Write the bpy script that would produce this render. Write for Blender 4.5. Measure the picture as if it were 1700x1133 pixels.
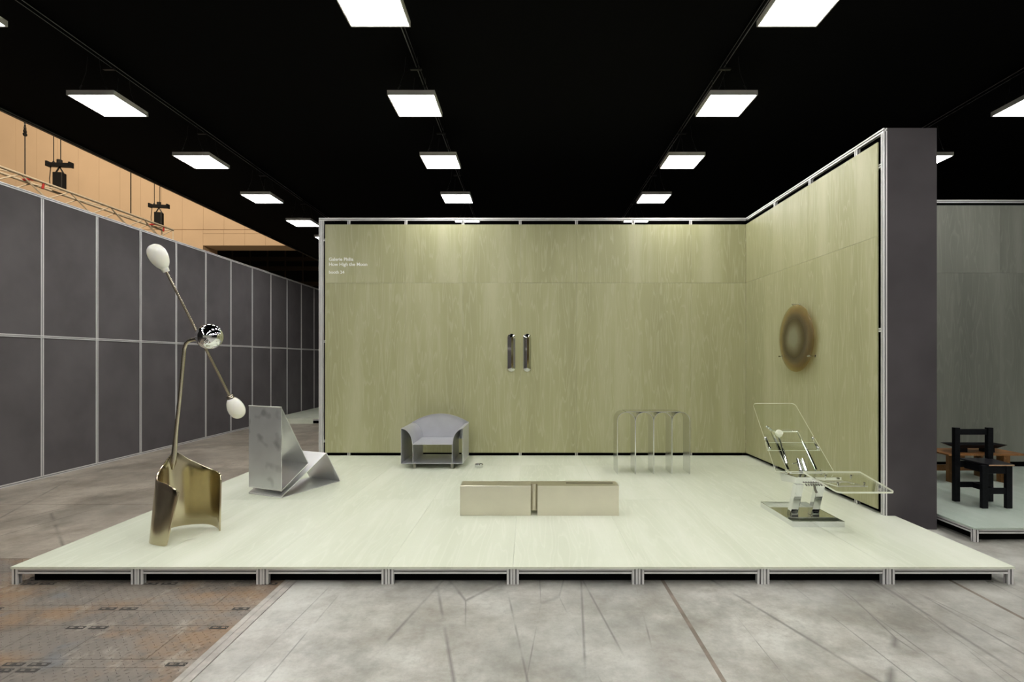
import bpy, bmesh, math, random
from mathutils import Vector, Matrix
random.seed(7)
scene = bpy.context.scene
COL = scene.collection
for o in list(bpy.data.objects):
    bpy.data.objects.remove(o, do_unlink=True)

# ------------------------------------------------------------------ camera, world, exposure
CAMZ = 1.79
FLOORTOP = 0.145            # top of the display platforms above the hall floor
cam_d = bpy.data.cameras.new('camera')
cam_d.sensor_fit = 'HORIZONTAL'; cam_d.sensor_width = 36.0
cam_d.lens = 870.0 / 1700.0 * 36.0
cam_d.shift_x = -28.0 / 1700.0
cam_d.shift_y = 31.5 / 1700.0
cam_d.clip_start = 0.05; cam_d.clip_end = 200
cam = bpy.data.objects.new('camera', cam_d); COL.objects.link(cam)
cam.location = (0, 0, CAMZ); cam.rotation_euler = (math.pi / 2, 0, 0)
scene.camera = cam

world = bpy.data.worlds.new('hall_ambient'); scene.world = world
world.use_nodes = True
world.node_tree.nodes['Background'].inputs[0].default_value = (1.0, 0.95, 0.88, 1)
world.node_tree.nodes['Background'].inputs[1].default_value = 0.012

vs = scene.view_settings
vs.view_transform = 'Standard'; vs.look = 'None'; vs.gamma = 1.0; vs.use_curve_mapping = False
vs.exposure = 0.0
PANEL_EMIT = 38.0           # ceiling panel luminance
HALL_POWER = 3000.0         # warm hall lamp beyond the booth ceiling

def area_lamp(name, loc, target, sx, sy, power, color):
    d = bpy.data.lights.new(name, 'AREA'); d.shape = 'RECTANGLE'; d.size = sx; d.size_y = sy
    d.energy = power; d.color = color
    o = bpy.data.objects.new(name, d); COL.objects.link(o)
    o.location = loc
    o.rotation_euler = (Vector(target) - Vector(loc)).to_track_quat('-Z', 'Y').to_euler()
    return o
area_lamp('unseen_hall_lamp', (-19, 12, 19), (-20, 27.5, 9.5), 9, 2, HALL_POWER, (1.0, 0.80, 0.56))
area_lamp('unseen_hall_lamp', (-1.5, 4, 13), (-9.0, 9.5, 5.0), 2.5, 2, 2600, (1.0, 0.80, 0.56))  # unseen lamp added above the ceiling to brighten the truss

# ------------------------------------------------------------------ materials
def lin(r, g, b):
    f = lambda c: (c / 255.0) / 12.92 if c <= 10 else (((c / 255.0) + 0.055) / 1.055) ** 2.4
    return (f(r), f(g), f(b), 1)

class NT:
    def __init__(s, name):
        s.m = bpy.data.materials.new(name); s.m.use_nodes = True
        s.t = s.m.node_tree; s.b = s.t.nodes['Principled BSDF']; s.out = s.t.nodes['Material Output']
    def n(s, kind, **kw):
        nd = s.t.nodes.new(kind)
        for k, v in kw.items():
            if k.startswith('i_'):
                key = k[2:]
                key = int(key) if key.isdigit() else key.replace('_', ' ')
                nd.inputs[key].default_value = v
            else:
                setattr(nd, k, v)
        return nd
    def l(s, a, b): s.t.links.new(a, b)
    def math(s, op, a, b=None, clamp=False):
        nd = s.n('ShaderNodeMath', operation=op); nd.use_clamp = clamp
        for i, v in enumerate((a, b)):
            if v is None: continue
            if isinstance(v, (int, float)): nd.inputs[i].default_value = v
            else: s.l(v, nd.inputs[i])
        return nd.outputs[0]
    def coords(s, scale, rand=0.0, kind='Object', loc=(0, 0, 0)):
        tc = s.n('ShaderNodeTexCoord')
        src = tc.outputs[kind]
        if rand:
            oi = s.n('ShaderNodeObjectInfo')
            k = s.math('MULTIPLY', oi.outputs['Random'], rand)
            ad = s.n('ShaderNodeVectorMath', operation='ADD'); s.l(src, ad.inputs[0]); s.l(k, ad.inputs[1]); src = ad.outputs[0]
        mp = s.n('ShaderNodeMapping'); mp.inputs['Scale'].default_value = scale; mp.inputs['Location'].default_value = loc
        s.l(src, mp.inputs['Vector'])
        return mp.outputs[0]
    def noise(s, vec, scale, detail=4, rough=0.55, dist=0.0):
        nd = s.n('ShaderNodeTexNoise'); nd.inputs['Scale'].default_value = scale
        nd.inputs['Detail'].default_value = detail; nd.inputs['Roughness'].default_value = rough
        nd.inputs['Distortion'].default_value = dist
        s.l(vec, nd.inputs['Vector']); return nd.outputs['Fac']
    def ramp(s, fac, stops, interp='LINEAR'):
        nd = s.n('ShaderNodeValToRGB'); cr = nd.color_ramp; cr.interpolation = interp
        while len(cr.elements) < len(stops): cr.elements.new(0.5)
        for e, (p, c) in zip(cr.elements, stops):
            e.position = p; e.color = c if len(c) == 4 else (*c, 1)
        s.l(fac, nd.inputs[0]); return nd.outputs[0]
    def mix(s, fac, a, b, mode='MIX'):
        nd = s.n('ShaderNodeMix', data_type='RGBA', blend_type=mode)
        for idx, v in ((0, fac), (6, a), (7, b)):
            if isinstance(v, (int, float)): nd.inputs[idx].default_value = v
            elif isinstance(v, tuple): nd.inputs[idx].default_value = v
            else: s.l(v, nd.inputs[idx])
        return nd.outputs[2]
    def set(s, **kw):
        for k, v in kw.items():
            key = k.replace('_', ' ')
            if isinstance(v, (int, float, tuple)): s.b.inputs[key].default_value = v
            else: s.l(v, s.b.inputs[key])
        return s
    def bump(s, h, strength=0.1, dist=0.01):
        nd = s.n('ShaderNodeBump'); nd.inputs['Strength'].default_value = strength; nd.inputs['Distance'].default_value = dist
        s.l(h, nd.inputs['Height']); s.l(nd.outputs[0], s.b.inputs['Normal'])

def g3(v): return (v, v, v, 1)

def plain(name, color, rough=0.5, metal=0.0, var=0.0, vscale=6.0, spec=0.5):
    t = NT(name); t.set(Roughness=rough, Metallic=metal)
    t.b.inputs['Specular IOR Level'].default_value = spec
    if var:
        v = t.coords((1, 1, 1)); f = t.noise(v, vscale, 5)
        lo = tuple(c * (1 - var) for c in color[:3]) + (1,); hi = tuple(min(1, c * (1 + var)) for c in color[:3]) + (1,)
        t.set(Base_Color=t.ramp(f, [(0.3, lo), (0.7, hi)]))
    else:
        t.set(Base_Color=color)
    return t.m

def veneer(name, base, dark, light, stretch, rough=0.42, rings=13.0, contrast=0.55, fields=2.6, spec=0.4):
    """Stained oak veneer: cathedral grain from the contour lines of a stretched noise field, plus fine fibres."""
    t = NT(name)
    v = t.coords(stretch, rand=37.0)
    f = t.noise(v, fields, 2, 0.45, 0.25)
    r = t.math('FRACT', t.math('MULTIPLY', f, rings))
    line = t.ramp(r, [(0.0, g3(0)), (0.62, g3(0.05)), (0.9, g3(1)), (1.0, g3(0))])
    fine = t.noise(t.coords(tuple(c * 9 if c > 0.9 else c * 3.2 for c in stretch), rand=11.0), 6.0, 5, 0.65)
    big = t.noise(t.coords(tuple(c * 0.28 for c in stretch), rand=5.0), 1.6, 3)
    c0 = t.ramp(big, [(0.3, dark), (0.5, base), (0.72, light)])
    c1 = t.mix(t.math('MULTIPLY', line, contrast * 0.9), c0, light)
    c2 = t.mix(t.math('MULTIPLY', t.math('SUBTRACT', fine, 0.38, True), contrast * 1.2), c1, dark)
    t.set(Base_Color=c2, Roughness=rough); t.b.inputs['Specular IOR Level'].default_value = spec
    t.bump(fine, 0.06, 0.002)
    return t.m

def metal(name, color, rough, var=0.12, stretch=(3, 3, 3), blot=None, aniso=0.0, bump=0.0, met=1.0):
    t = NT(name); t.set(Metallic=met)
    v = t.coords(stretch); f = t.noise(v, 2.2, 2, 0.45)
    lo = tuple(c * (1 - var) for c in color[:3]) + (1,)
    col = t.ramp(f, [(0.32, lo), (0.68, color)])
    if blot:
        b = t.noise(t.coords((1, 1, 1), loc=(3.1, 1.7, 0.4)), 5.5, 1.5, 0.4)
        col = t.mix(t.ramp(b, [(0.55, g3(0)), (0.68, g3(0.75))]), col, blot)
    t.set(Base_Color=col)
    t.set(Roughness=t.math('ADD', t.math('MULTIPLY', f, rough * 0.5), rough * 0.75))
    if aniso: t.set(Anisotropic=aniso)
    if bump: t.bump(f, bump, 0.004)
    return t.m

M = {}
M['alu'] = metal('extruded_aluminium', (0.68, 0.68, 0.68, 1), 0.42, 0.06, (2, 2, 2))
M['alu_white'] = plain('anodised_aluminium', (0.72, 0.71, 0.70, 1), 0.42, 0.25, 0.04)
M['slot'] = plain('profile_slot', (0.25, 0.245, 0.24, 1), 0.6)
M['green'] = veneer('green_stained_oak', (0.372, 0.365, 0.203, 1), (0.338, 0.331, 0.182, 1), (0.46, 0.452, 0.287, 1), (5.5, 5.5, 0.55), contrast=0.8, rings=10, fields=1.15)
M['deck'] = veneer('pale_green_stained_oak', (0.675, 0.71, 0.58, 1), (0.625, 0.66, 0.53, 1), (0.76, 0.785, 0.67, 1), (5.0, 0.5, 5.0), rough=0.38, contrast=0.6, rings=9, fields=1.15)
M['neigh'] = veneer('grey_green_stained_oak', (0.19, 0.195, 0.165, 1), (0.155, 0.16, 0.135, 1), (0.25, 0.255, 0.22, 1), (5.5, 5.5, 0.55), rings=10, fields=1.15)
M['neighdeck'] = veneer('pale_blue_green_stained_oak', (0.50, 0.575, 0.50, 1), (0.44, 0.52, 0.45, 1), (0.57, 0.64, 0.57, 1), (5.0, 0.5, 5.0), rough=0.38, contrast=0.6, rings=9, fields=1.15)
def felt(name, c):
    t = NT(name); f = t.noise(t.coords((1, 1, 1)), 260, 4, 0.7); g = t.noise(t.coords((1, 1, 1), rand=9.0), 1.4, 3)
    a = tuple(x * 0.82 for x in c[:3]) + (1,); b = tuple(x * 1.16 for x in c[:3]) + (1,)
    k = t.ramp(g, [(0.3, a), (0.7, b)])
    t.set(Base_Color=t.mix(t.math('MULTIPLY', f, 0.35), k, a), Roughness=0.85); t.b.inputs['Specular IOR Level'].default_value = 0.2
    t.bump(f, 0.15, 0.001); return t.m
M['grey'] = felt('charcoal_wall_cloth', (0.106, 0.097, 0.101, 1))
M['grey_shaded'] = felt('charcoal_cloth_shaded', (0.070, 0.063, 0.067, 1))  # the wall cloth, darkened to put shade into the end panel's colour
M['opposite'] = plain('pale_booth_board', (0.52, 0.52, 0.46, 1), 0.5, 0, 0.08, 1.5)
M['black'] = plain('black_ceiling_cloth', (0.0035, 0.0035, 0.0036, 1), 0.95, spec=0.05)
M['blackmetal'] = plain('black_painted_metal', (0.012, 0.012, 0.013, 1), 0.45)
M['peach'] = plain('cream_wall_cladding', (0.62, 0.47, 0.33, 1), 0.7, 0, 0.05, 0.6)
M['dark'] = plain('dark_hall_surface', (0.02, 0.017, 0.013, 1), 0.9)
M['girder'] = plain('brown_steel', (0.09, 0.065, 0.04, 1), 0.7)
M['truss'] = plain('bare_truss_metal', (0.62, 0.57, 0.48, 1), 0.45, 0.15)
M['red'] = plain('red_webbing', (0.35, 0.02, 0.02, 1), 0.8)
M['lampframe'] = plain('grey_lamp_frame', (0.80, 0.77, 0.74, 1), 0.45)
M['cable'] = plain('dark_cable', (0.03, 0.03, 0.03, 1), 0.4)
M['letter'] = plain('white_vinyl_lettering', (0.86, 0.88, 0.84, 1), 0.4)
M['wood'] = veneer('warm_oiled_wood', (0.30, 0.135, 0.045, 1), (0.17, 0.07, 0.022, 1), (0.40, 0.20, 0.075, 1), (4, 1.2, 4), contrast=0.8)
M['woodv'] = veneer('warm_oiled_wood_upright', (0.20, 0.09, 0.024, 1), (0.09, 0.036, 0.01, 1), (0.30, 0.145, 0.045, 1), (6, 6, 0.9), contrast=0.9)
M['ebony'] = plain('black_stained_wood', (0.004, 0.0042, 0.006, 1), 0.5, 0, 0.4, 30, spec=0.18)
M['ebony_top'] = plain('black_oiled_seat', (0.012, 0.011, 0.015, 1), 0.4, 0, 0.4, 24, spec=0.35)
M['woodedge'] = plain('raw_wood_edge', (0.42, 0.27, 0.16, 1), 0.5)

# emissive diffuser
t = NT('led_diffuser'); t.set(Base_Color=(0.9, 0.9, 0.9, 1), Roughness=0.6, Emission_Color=(1.0, 0.985, 0.95, 1), Emission_Strength=PANEL_EMIT)
M['led'] = t.m

# metals of the exhibits
M['bronze'] = metal('polished_pale_bronze', (0.60, 0.53, 0.37, 1), 0.17, 0.10, (2, 2, 2), bump=0.02)
M['bronzerod'] = metal('satin_pale_bronze', (0.55, 0.50, 0.40, 1), 0.25, 0.08)
M['chrome'] = metal('mirror_chrome', (0.82, 0.83, 0.84, 1), 0.05, 0.03)
M['steel'] = metal('polished_steel_sheet', (0.74, 0.75, 0.74, 1), 0.16, 0.04)
M['plate'] = metal('waxed_aluminium_plate', (0.66, 0.67, 0.67, 1), 0.36, 0.08, (2, 2, 2), blot=(0.33, 0.335, 0.345, 1), met=0.7)
M['plate_clean'] = metal('satin_aluminium_plate', (0.74, 0.745, 0.74, 1), 0.34, 0.08, (2, 2, 2), met=0.8)
M['armalu'] = plain('grey_satin_aluminium', (0.56, 0.565, 0.60, 1), 0.38, 0.6, 0.04)
M['nickel'] = plain('brushed_warm_nickel', (0.72, 0.68, 0.58, 1), 0.32, 1.0, 0.07, 1.8)
M['sconce'] = plain('dark_chrome', (0.70, 0.70, 0.68, 1), 0.06, 1.0)
M['chair_leg'] = metal('dull_steel_leg', (0.30, 0.29, 0.25, 1), 0.4)

def opal():
    t = NT('opal_glass'); t.set(Base_Color=(0.88, 0.87, 0.78, 1), Roughness=0.12, Subsurface_Weight=0.35)
    t.b.inputs['Subsurface Radius'].default_value = (0.05, 0.045, 0.03)
    return t.m
M['opal'] = opal()

def schlick(t, f0=0.04):
    lw = t.n('ShaderNodeLayerWeight'); lw.inputs[0].default_value = 0.5
    return t.math('ADD', t.math('MULTIPLY', t.math('POWER', lw.outputs['Facing'], 5.0), 0.9), f0)
def clear(name, tint, edge=False, refl=0.10):
    t = NT(name)
    tr = t.n('ShaderNodeBsdfTransparent'); tr.inputs[0].default_value = tint
    gl = t.n('ShaderNodeBsdfGlossy'); gl.inputs['Color'].default_value = (1, 1, 1, 1); gl.inputs['Roughness'].default_value = 0.03
    mx = t.n('ShaderNodeMixShader'); t.l(schlick(t), mx.inputs[0]); t.l(tr.outputs[0], mx.inputs[1]); t.l(gl.outputs[0], mx.inputs[2])
    last = mx.outputs[0]
    if edge:
        df = t.n('ShaderNodeBsdfDiffuse'); df.inputs[0].default_value = (0.92, 0.94, 0.82, 1)
        tl = t.n('ShaderNodeBsdfTranslucent'); tl.inputs[0].default_value = (0.92, 0.94, 0.82, 1)
        a = t.n('ShaderNodeMixShader'); a.inputs[0].default_value = 0.5; t.l(df.outputs[0], a.inputs[1]); t.l(tl.outputs[0], a.inputs[2])
        b = t.n('ShaderNodeMixShader'); b.inputs[0].default_value = 0.92; t.l(last, b.inputs[1]); t.l(a.outputs[0], b.inputs[2]); last = b.outputs[0]
    t.l(last, t.out.inputs[0]); t.t.nodes.remove(t.b)
    return t.m
M['acrylic'] = clear('clear_acrylic', (0.965, 0.975, 0.95, 1))
M['acrylic_edge'] = clear('lit_acrylic_edge', (0.95, 0.97, 0.9, 1), True)  # whitish edge colour stands in for light gathered by the sheet

def smoked():
    """Amber glass disc, stained darker in a ring: clear at the rim, brown towards the ring, greyish in the middle."""
    t = NT('amber_smoked_glass')
    tc = t.n('ShaderNodeTexCoord')
    ln = t.n('ShaderNodeVectorMath', operation='LENGTH'); t.l(tc.outputs['Object'], ln.inputs[0])
    wob = t.noise(tc.outputs['Object'], 5.0, 2)
    rr = t.math('ADD', t.math('DIVIDE', ln.outputs['Value'], 0.46), t.math('MULTIPLY', t.math('SUBTRACT', wob, 0.5), 0.10))
    colr = t.ramp(rr, [(0.0, (0.40, 0.385, 0.25, 1)), (0.24, (0.37, 0.35, 0.215, 1)), (0.50, (0.18, 0.145, 0.065, 1)), (0.60, (0.20, 0.155, 0.07, 1)), (0.80, (0.66, 0.55, 0.32, 1)), (1.0, (0.86, 0.77, 0.55, 1))])
    dens = t.ramp(rr, [(0.0, g3(0.55)), (0.28, g3(0.55)), (0.5, g3(0.5)), (0.7, g3(0.2)), (0.9, g3(0.06)), (1.0, g3(0.03))])
    tr = t.n('ShaderNodeBsdfTransparent'); t.l(colr, tr.inputs[0])
    df = t.n('ShaderNodeBsdfDiffuse'); t.l(colr, df.inputs[0])
    m1 = t.n('ShaderNodeMixShader'); t.l(dens, m1.inputs[0]); t.l(tr.outputs[0], m1.inputs[1]); t.l(df.outputs[0], m1.inputs[2])
    gl = t.n('ShaderNodeBsdfGlossy'); gl.inputs['Roughness'].default_value = 0.12
    m2 = t.n('ShaderNodeMixShader'); t.l(schlick(t), m2.inputs[0]); t.l(m1.outputs[0], m2.inputs[1]); t.l(gl.outputs[0], m2.inputs[2])
    t.l(m2.outputs[0], t.out.inputs[0]); t.t.nodes.remove(t.b)
    return t.m
M['smoked'] = smoked()

def concrete(name='worn_polished_concrete', tint=None):
    t = NT(name)
    v = t.coords((1, 1, 1))
    a = t.noise(v, 0.9, 7, 0.66, 0.0); b = t.noise(v, 2.6, 8, 0.72, 0.0); c = t.noise(v, 34, 6, 0.75)
    base = t.ramp(a, [(0.30, (0.17, 0.157, 0.143, 1)), (0.47, (0.37, 0.355, 0.33, 1)), (0.60, (0.53, 0.515, 0.49, 1))])
    d = t.mix(t.ramp(b, [(0.44, g3(0)), (0.66, g3(0.8))]), base, (0.24, 0.21, 0.18, 1))
    w = t.noise(t.coords((1, 1, 1), loc=(4, 9, 0)), 3.0, 8, 0.72, 0.0)
    d = t.mix(t.ramp(w, [(0.42, g3(0)), (0.90, g3(0.75))]), d, (0.62, 0.605, 0.57, 1))
    pt = t.noise(t.coords((1, 0.8, 1), loc=(2.2, 6.4, 0)), 1.15, 6, 0.68)
    d = t.mix(t.ramp(pt, [(0.50, g3(0)), (0.66, g3(0.72))]), d, (0.175, 0.168, 0.148, 1))
    blu = t.noise(t.coords((1, 1, 1), loc=(14, 2, 0)), 0.8, 3)
    d = t.mix(t.ramp(blu, [(0.5, g3(0)), (0.68, g3(0.3))]), d, (0.38, 0.385, 0.38, 1))
    d = t.mix(1.0, d, (1.0, 1.02, 0.985, 1), 'MULTIPLY')
    d = t.mix(t.ramp(c, [(0.5, g3(0)), (0.8, g3(0.4))]), d, (0.20, 0.19, 0.18, 1))
    fl = t.noise(t.coords((1, 0.35, 1), loc=(1, 5, 0)), 9.0, 8, 0.8)
    d = t.mix(t.ramp(fl, [(0.58, g3(0)), (0.74, g3(0.4))]), d, (0.19, 0.175, 0.16, 1))
    # long fine scratches and tyre marks
    for k, (rz, sc, th) in enumerate([(0.5, 0.55, 0.003), (-0.75, 0.8, 0.003), (1.2, 0.7, 0.0025), (2.3, 0.45, 0.0035)]):
        mp = t.n('ShaderNodeMapping'); mp.inputs['Rotation'].default_value = (0, 0, rz); mp.inputs['Scale'].default_value = (1.0, 0.16, 1); mp.inputs['Location'].default_value = (k * 3.3, k * 1.7, 0)
        tc = t.n('ShaderNodeTexCoord'); t.l(tc.outputs['Object'], mp.inputs['Vector'])
        vo = t.n('ShaderNodeTexVoronoi', feature='DISTANCE_TO_EDGE'); vo.inputs['Scale'].default_value = sc; t.l(mp.outputs[0], vo.inputs['Vector'])
        mask = t.noise(t.coords((1, 1, 1), loc=(k * 5, 1, 0)), 1.6, 3)
        f = t.math('MULTIPLY', t.ramp(vo.outputs['Distance'], [(0, g3(1)), (th, g3(0))]), t.ramp(mask, [(0.42, g3(0)), (0.55, g3(0.8))]))
        d = t.mix(f, d, (0.14, 0.13, 0.12, 1))
    if tint: d = t.mix(1.0, d, tint, 'MULTIPLY')
    t.set(Base_Color=d)
    r = t.noise(t.coords((1, 1, 1), loc=(7, 3, 0)), 1.3, 5, 0.6)
    t.set(Roughness=t.ramp(r, [(0.3, g3(0.27)), (0.7, g3(0.40))]))
    t.bump(t.math('ADD', t.math('MULTIPLY', b, 0.6), t.math('MULTIPLY', c, 0.15)), 0.06, 0.01)
    return t.m
M['concrete'] = concrete()
M['concrete_brown'] = concrete('stained_brown_concrete', (0.86, 0.77, 0.69, 1))

def rusty():
    t = NT('worn_steel_plate')
    v = t.coords((1, 1, 1))
    a = t.noise(v, 1.1, 5, 0.6, 0.5); b = t.noise(v, 5, 6, 0.7, 0.6); c = t.noise(v, 60, 4, 0.7)
    d = t.ramp(a, [(0.34, (0.175, 0.155, 0.135, 1)), (0.52, (0.215, 0.185, 0.155, 1)), (0.72, (0.26, 0.225, 0.185, 1))])
    d = t.mix(t.ramp(t.noise(t.coords((0.6, 1, 1), loc=(2.6, 6.2, 0)), 1.7, 4, 0.6), [(0.46, g3(0)), (0.60, g3(0.8))]), d, (0.285, 0.18, 0.10, 1))
    d = t.mix(t.ramp(b, [(0.35, g3(0.6)), (0.5, g3(0))]), d, (0.10, 0.09, 0.08, 1))
    d = t.mix(t.ramp(t.noise(t.coords((1, 0.5, 1), loc=(5, 1, 0)), 3.0, 6, 0.75), [(0.54, g3(0)), (0.68, g3(0.8))]), d, (0.46, 0.41, 0.34, 1))
    d = t.mix(t.ramp(t.noise(t.coords((1, 1, 1), loc=(8, 3, 0)), 2.2, 2), [(0.64, g3(0)), (0.70, g3(0.6))]), d, (0.16, 0.17, 0.18, 1))
    t.set(Base_Color=d, Roughness=0.52, Metallic=0.15)
    t.bump(t.math('ADD', b, t.math('MULTIPLY', c, 0.4)), 0.25, 0.006)
    return t.m
M['rusty'] = rusty()
M['kerb'] = plain('worn_floor_edging', (0.40, 0.375, 0.34, 1), 0.45, 0, 0.25, 9)
M['filler'] = plain('brown_joint_filler', (0.20, 0.165, 0.13, 1), 0.6, 0, 0.3, 7)
M['joint'] = plain('dirty_floor_joint', (0.05, 0.045, 0.04, 1), 0.9)

# ------------------------------------------------------------------ object helpers
WL = {}
def wl(o):
    p = Vector(o.location) if o else Vector()
    while o and o.parent: o = o.parent; p = p + Vector(o.location)
    return p if o else Vector()

def link(o, parent=None):
    COL.objects.link(o)
    if parent: o.parent = parent
    return o

def mesh_obj(name, verts, faces, mat, parent=None, smooth=False, mats=None, fmat=None, loc=None):
    """verts in world coordinates; the object's origin is its parent's (or loc)."""
    base = wl(parent) if parent else Vector()
    org = Vector(loc) if loc is not None else base
    me = bpy.data.meshes.new(name)
    me.from_pydata([tuple(Vector(v) - org) for v in verts], [], faces)
    for m in (mats or [mat]): me.materials.append(m)
    if fmat: me.polygons.foreach_set('material_index', fmat)
    if smooth: me.polygons.foreach_set('use_smooth', [True] * len(me.polygons))
    me.validate(); me.update()
    bm = bmesh.new(); bm.from_mesh(me); bmesh.ops.recalc_face_normals(bm, faces=bm.faces); bm.to_mesh(me); bm.free()
    o = bpy.data.objects.new(name, me); link(o, parent)
    o.location = org - base
    return o

def thing(name, label, cat, loc=(0, 0, 0), group=None):
    o = bpy.data.objects.new(name, None); o.empty_display_size = 0.1; o.location = loc
    COL.objects.link(o); o['label'] = label; o['category'] = cat
    if group: o['group'] = group
    return o
def struct(name, loc=(0, 0, 0)):
    o = bpy.data.objects.new(name, None); o.location = loc; COL.objects.link(o); o['kind'] = 'structure'; return o
def tag(o, label, cat, group=None):
    o['label'] = label; o['category'] = cat
    if group: o['group'] = group
    return o

BOXF = [(0, 3, 2, 1), (4, 5, 6, 7), (0, 1, 5, 4), (1, 2, 6, 5), (2, 3, 7, 6), (3, 0, 4, 7)]
def boxv(x0, x1, y0, y1, z0, z1):
    return [(x0, y0, z0), (x1, y0, z0), (x1, y1, z0), (x0, y1, z0), (x0, y0, z1), (x1, y0, z1), (x1, y1, z1), (x0, y1, z1)]
def box(name, x0, x1, y0, y1, z0, z1, mat, parent=None, bevel=0.0, seg=2):
    if x0 > x1: x0, x1 = x1, x0
    o = mesh_obj(name, boxv(x0, x1, y0, y1, z0, z1), BOXF, mat, parent)
    if bevel: bevel_mesh(o, bevel, seg)
    return o
def bevel_mesh(o, w, seg=2):
    bm = bmesh.new(); bm.from_mesh(o.data)
    es = [e for e in bm.edges if len(e.link_faces) == 2 and e.calc_face_angle(0) > 0.5]
    bmesh.ops.bevel(bm, geom=es, offset=w, segments=seg, profile=0.5, affect='EDGES', clamp_overlap=True)
    bm.to_mesh(o.data); bm.free()

class MB:
    """collects pieces of one part in world coordinates"""
    def __init__(s): s.v = []; s.f = []
    def add(s, v, f):
        k = len(s.v); s.v += [tuple(p) for p in v]; s.f += [tuple(i + k for i in q) for q in f]
    def box(s, *a): s.add(boxv(*a), BOXF)
    def bar(s, p0, p1, w, h, up=(0, 0, 1)):
        p0, p1 = Vector(p0), Vector(p1); d = (p1 - p0).normalized(); up = Vector(up)
        if abs(d.dot(up)) > 0.98: up = Vector((0, 1, 0))
        r = d.cross(up).normalized(); u = r.cross(d).normalized()
        c = [(-1, -1), (1, -1), (1, 1), (-1, 1)]
        s.add([p + r * (a * w / 2) + u * (b * h / 2) for p in (p0, p1) for a, b in c], BOXF)
    def tube(s, pts, rad, n=10, cap=True):
        pts = [Vector(p) for p in pts]; N = len(pts); rads = rad if isinstance(rad, (list, tuple)) else [rad] * N
        ref = Vector((0, 0, 1)); rings = []
        t0 = (pts[1] - pts[0]).normalized()
        if abs(t0.dot(ref)) > 0.95: ref = Vector((0, 1, 0))
        r = t0.cross(ref).normalized()
        for i, p in enumerate(pts):
            t = ((pts[min(i + 1, N - 1)] - p).normalized() + (p - pts[max(i - 1, 0)]).normalized()).normalized()
            r = (r - t * r.dot(t)).normalized(); b = t.cross(r)
            rings.append([p + (r * math.cos(2 * math.pi * k / n) + b * math.sin(2 * math.pi * k / n)) * rads[i] for k in range(n)])
        v = [q for ring in rings for q in ring]
        f = [(i * n + k, i * n + (k + 1) % n, (i + 1) * n + (k + 1) % n, (i + 1) * n + k) for i in range(N - 1) for k in range(n)]
        if cap: f += [tuple(range(n))[::-1], tuple((N - 1) * n + k for k in range(n))]
        s.add(v, f)
    def lathe(s, origin, axis, prof, n=24):
        """prof: list of (distance along axis, radius)"""
        o = Vector(origin); a = Vector(axis).normalized(); ref = Vector((0, 0, 1)) if abs(a.z) < 0.9 else Vector((0, 1, 0))
        r = a.cross(ref).normalized(); b = a.cross(r)
        v = [o + a * d + (r * math.cos(2 * math.pi * k / n) + b * math.sin(2 * math.pi * k / n)) * max(q, 1e-4) for d, q in prof for k in range(n)]
        N = len(prof)
        f = [(i * n + k, i * n + (k + 1) % n, (i + 1) * n + (k + 1) % n, (i + 1) * n + k) for i in range(N - 1) for k in range(n)]
        f += [tuple(range(n))[::-1], tuple((N - 1) * n + k for k in range(n))]
        s.add(v, f)
    def prism(s, poly, ext):
        """poly: 3D outline, ext: extrusion vector"""
        n = len(poly); e = Vector(ext); v = [Vector(p) for p in poly] + [Vector(p) + e for p in poly]
        s.add(v, [tuple(range(n))[::-1], tuple(range(n, 2 * n))] + [(i, (i + 1) % n, n + (i + 1) % n, n + i) for i in range(n)])
    def build(s, name, mat, parent=None, smooth=False, bevel=0.0, loc=None, mats=None, fmat=None):
        o = mesh_obj(name, s.v, s.f, mat, parent, smooth, loc=loc, mats=mats, fmat=fmat)
        if bevel: bevel_mesh(o, bevel, 2)
        return o
def shade_auto(o, angle=35):
    me = o.data; me.polygons.foreach_set('use_smooth', [True] * len(me.polygons))
    bm = bmesh.new(); bm.from_mesh(me)
    for e in bm.edges:
        if len(e.link_faces) == 2 and e.calc_face_angle(0) > math.radians(angle): e.smooth = False
    bm.to_mesh(me); bm.free()
    return o

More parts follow.
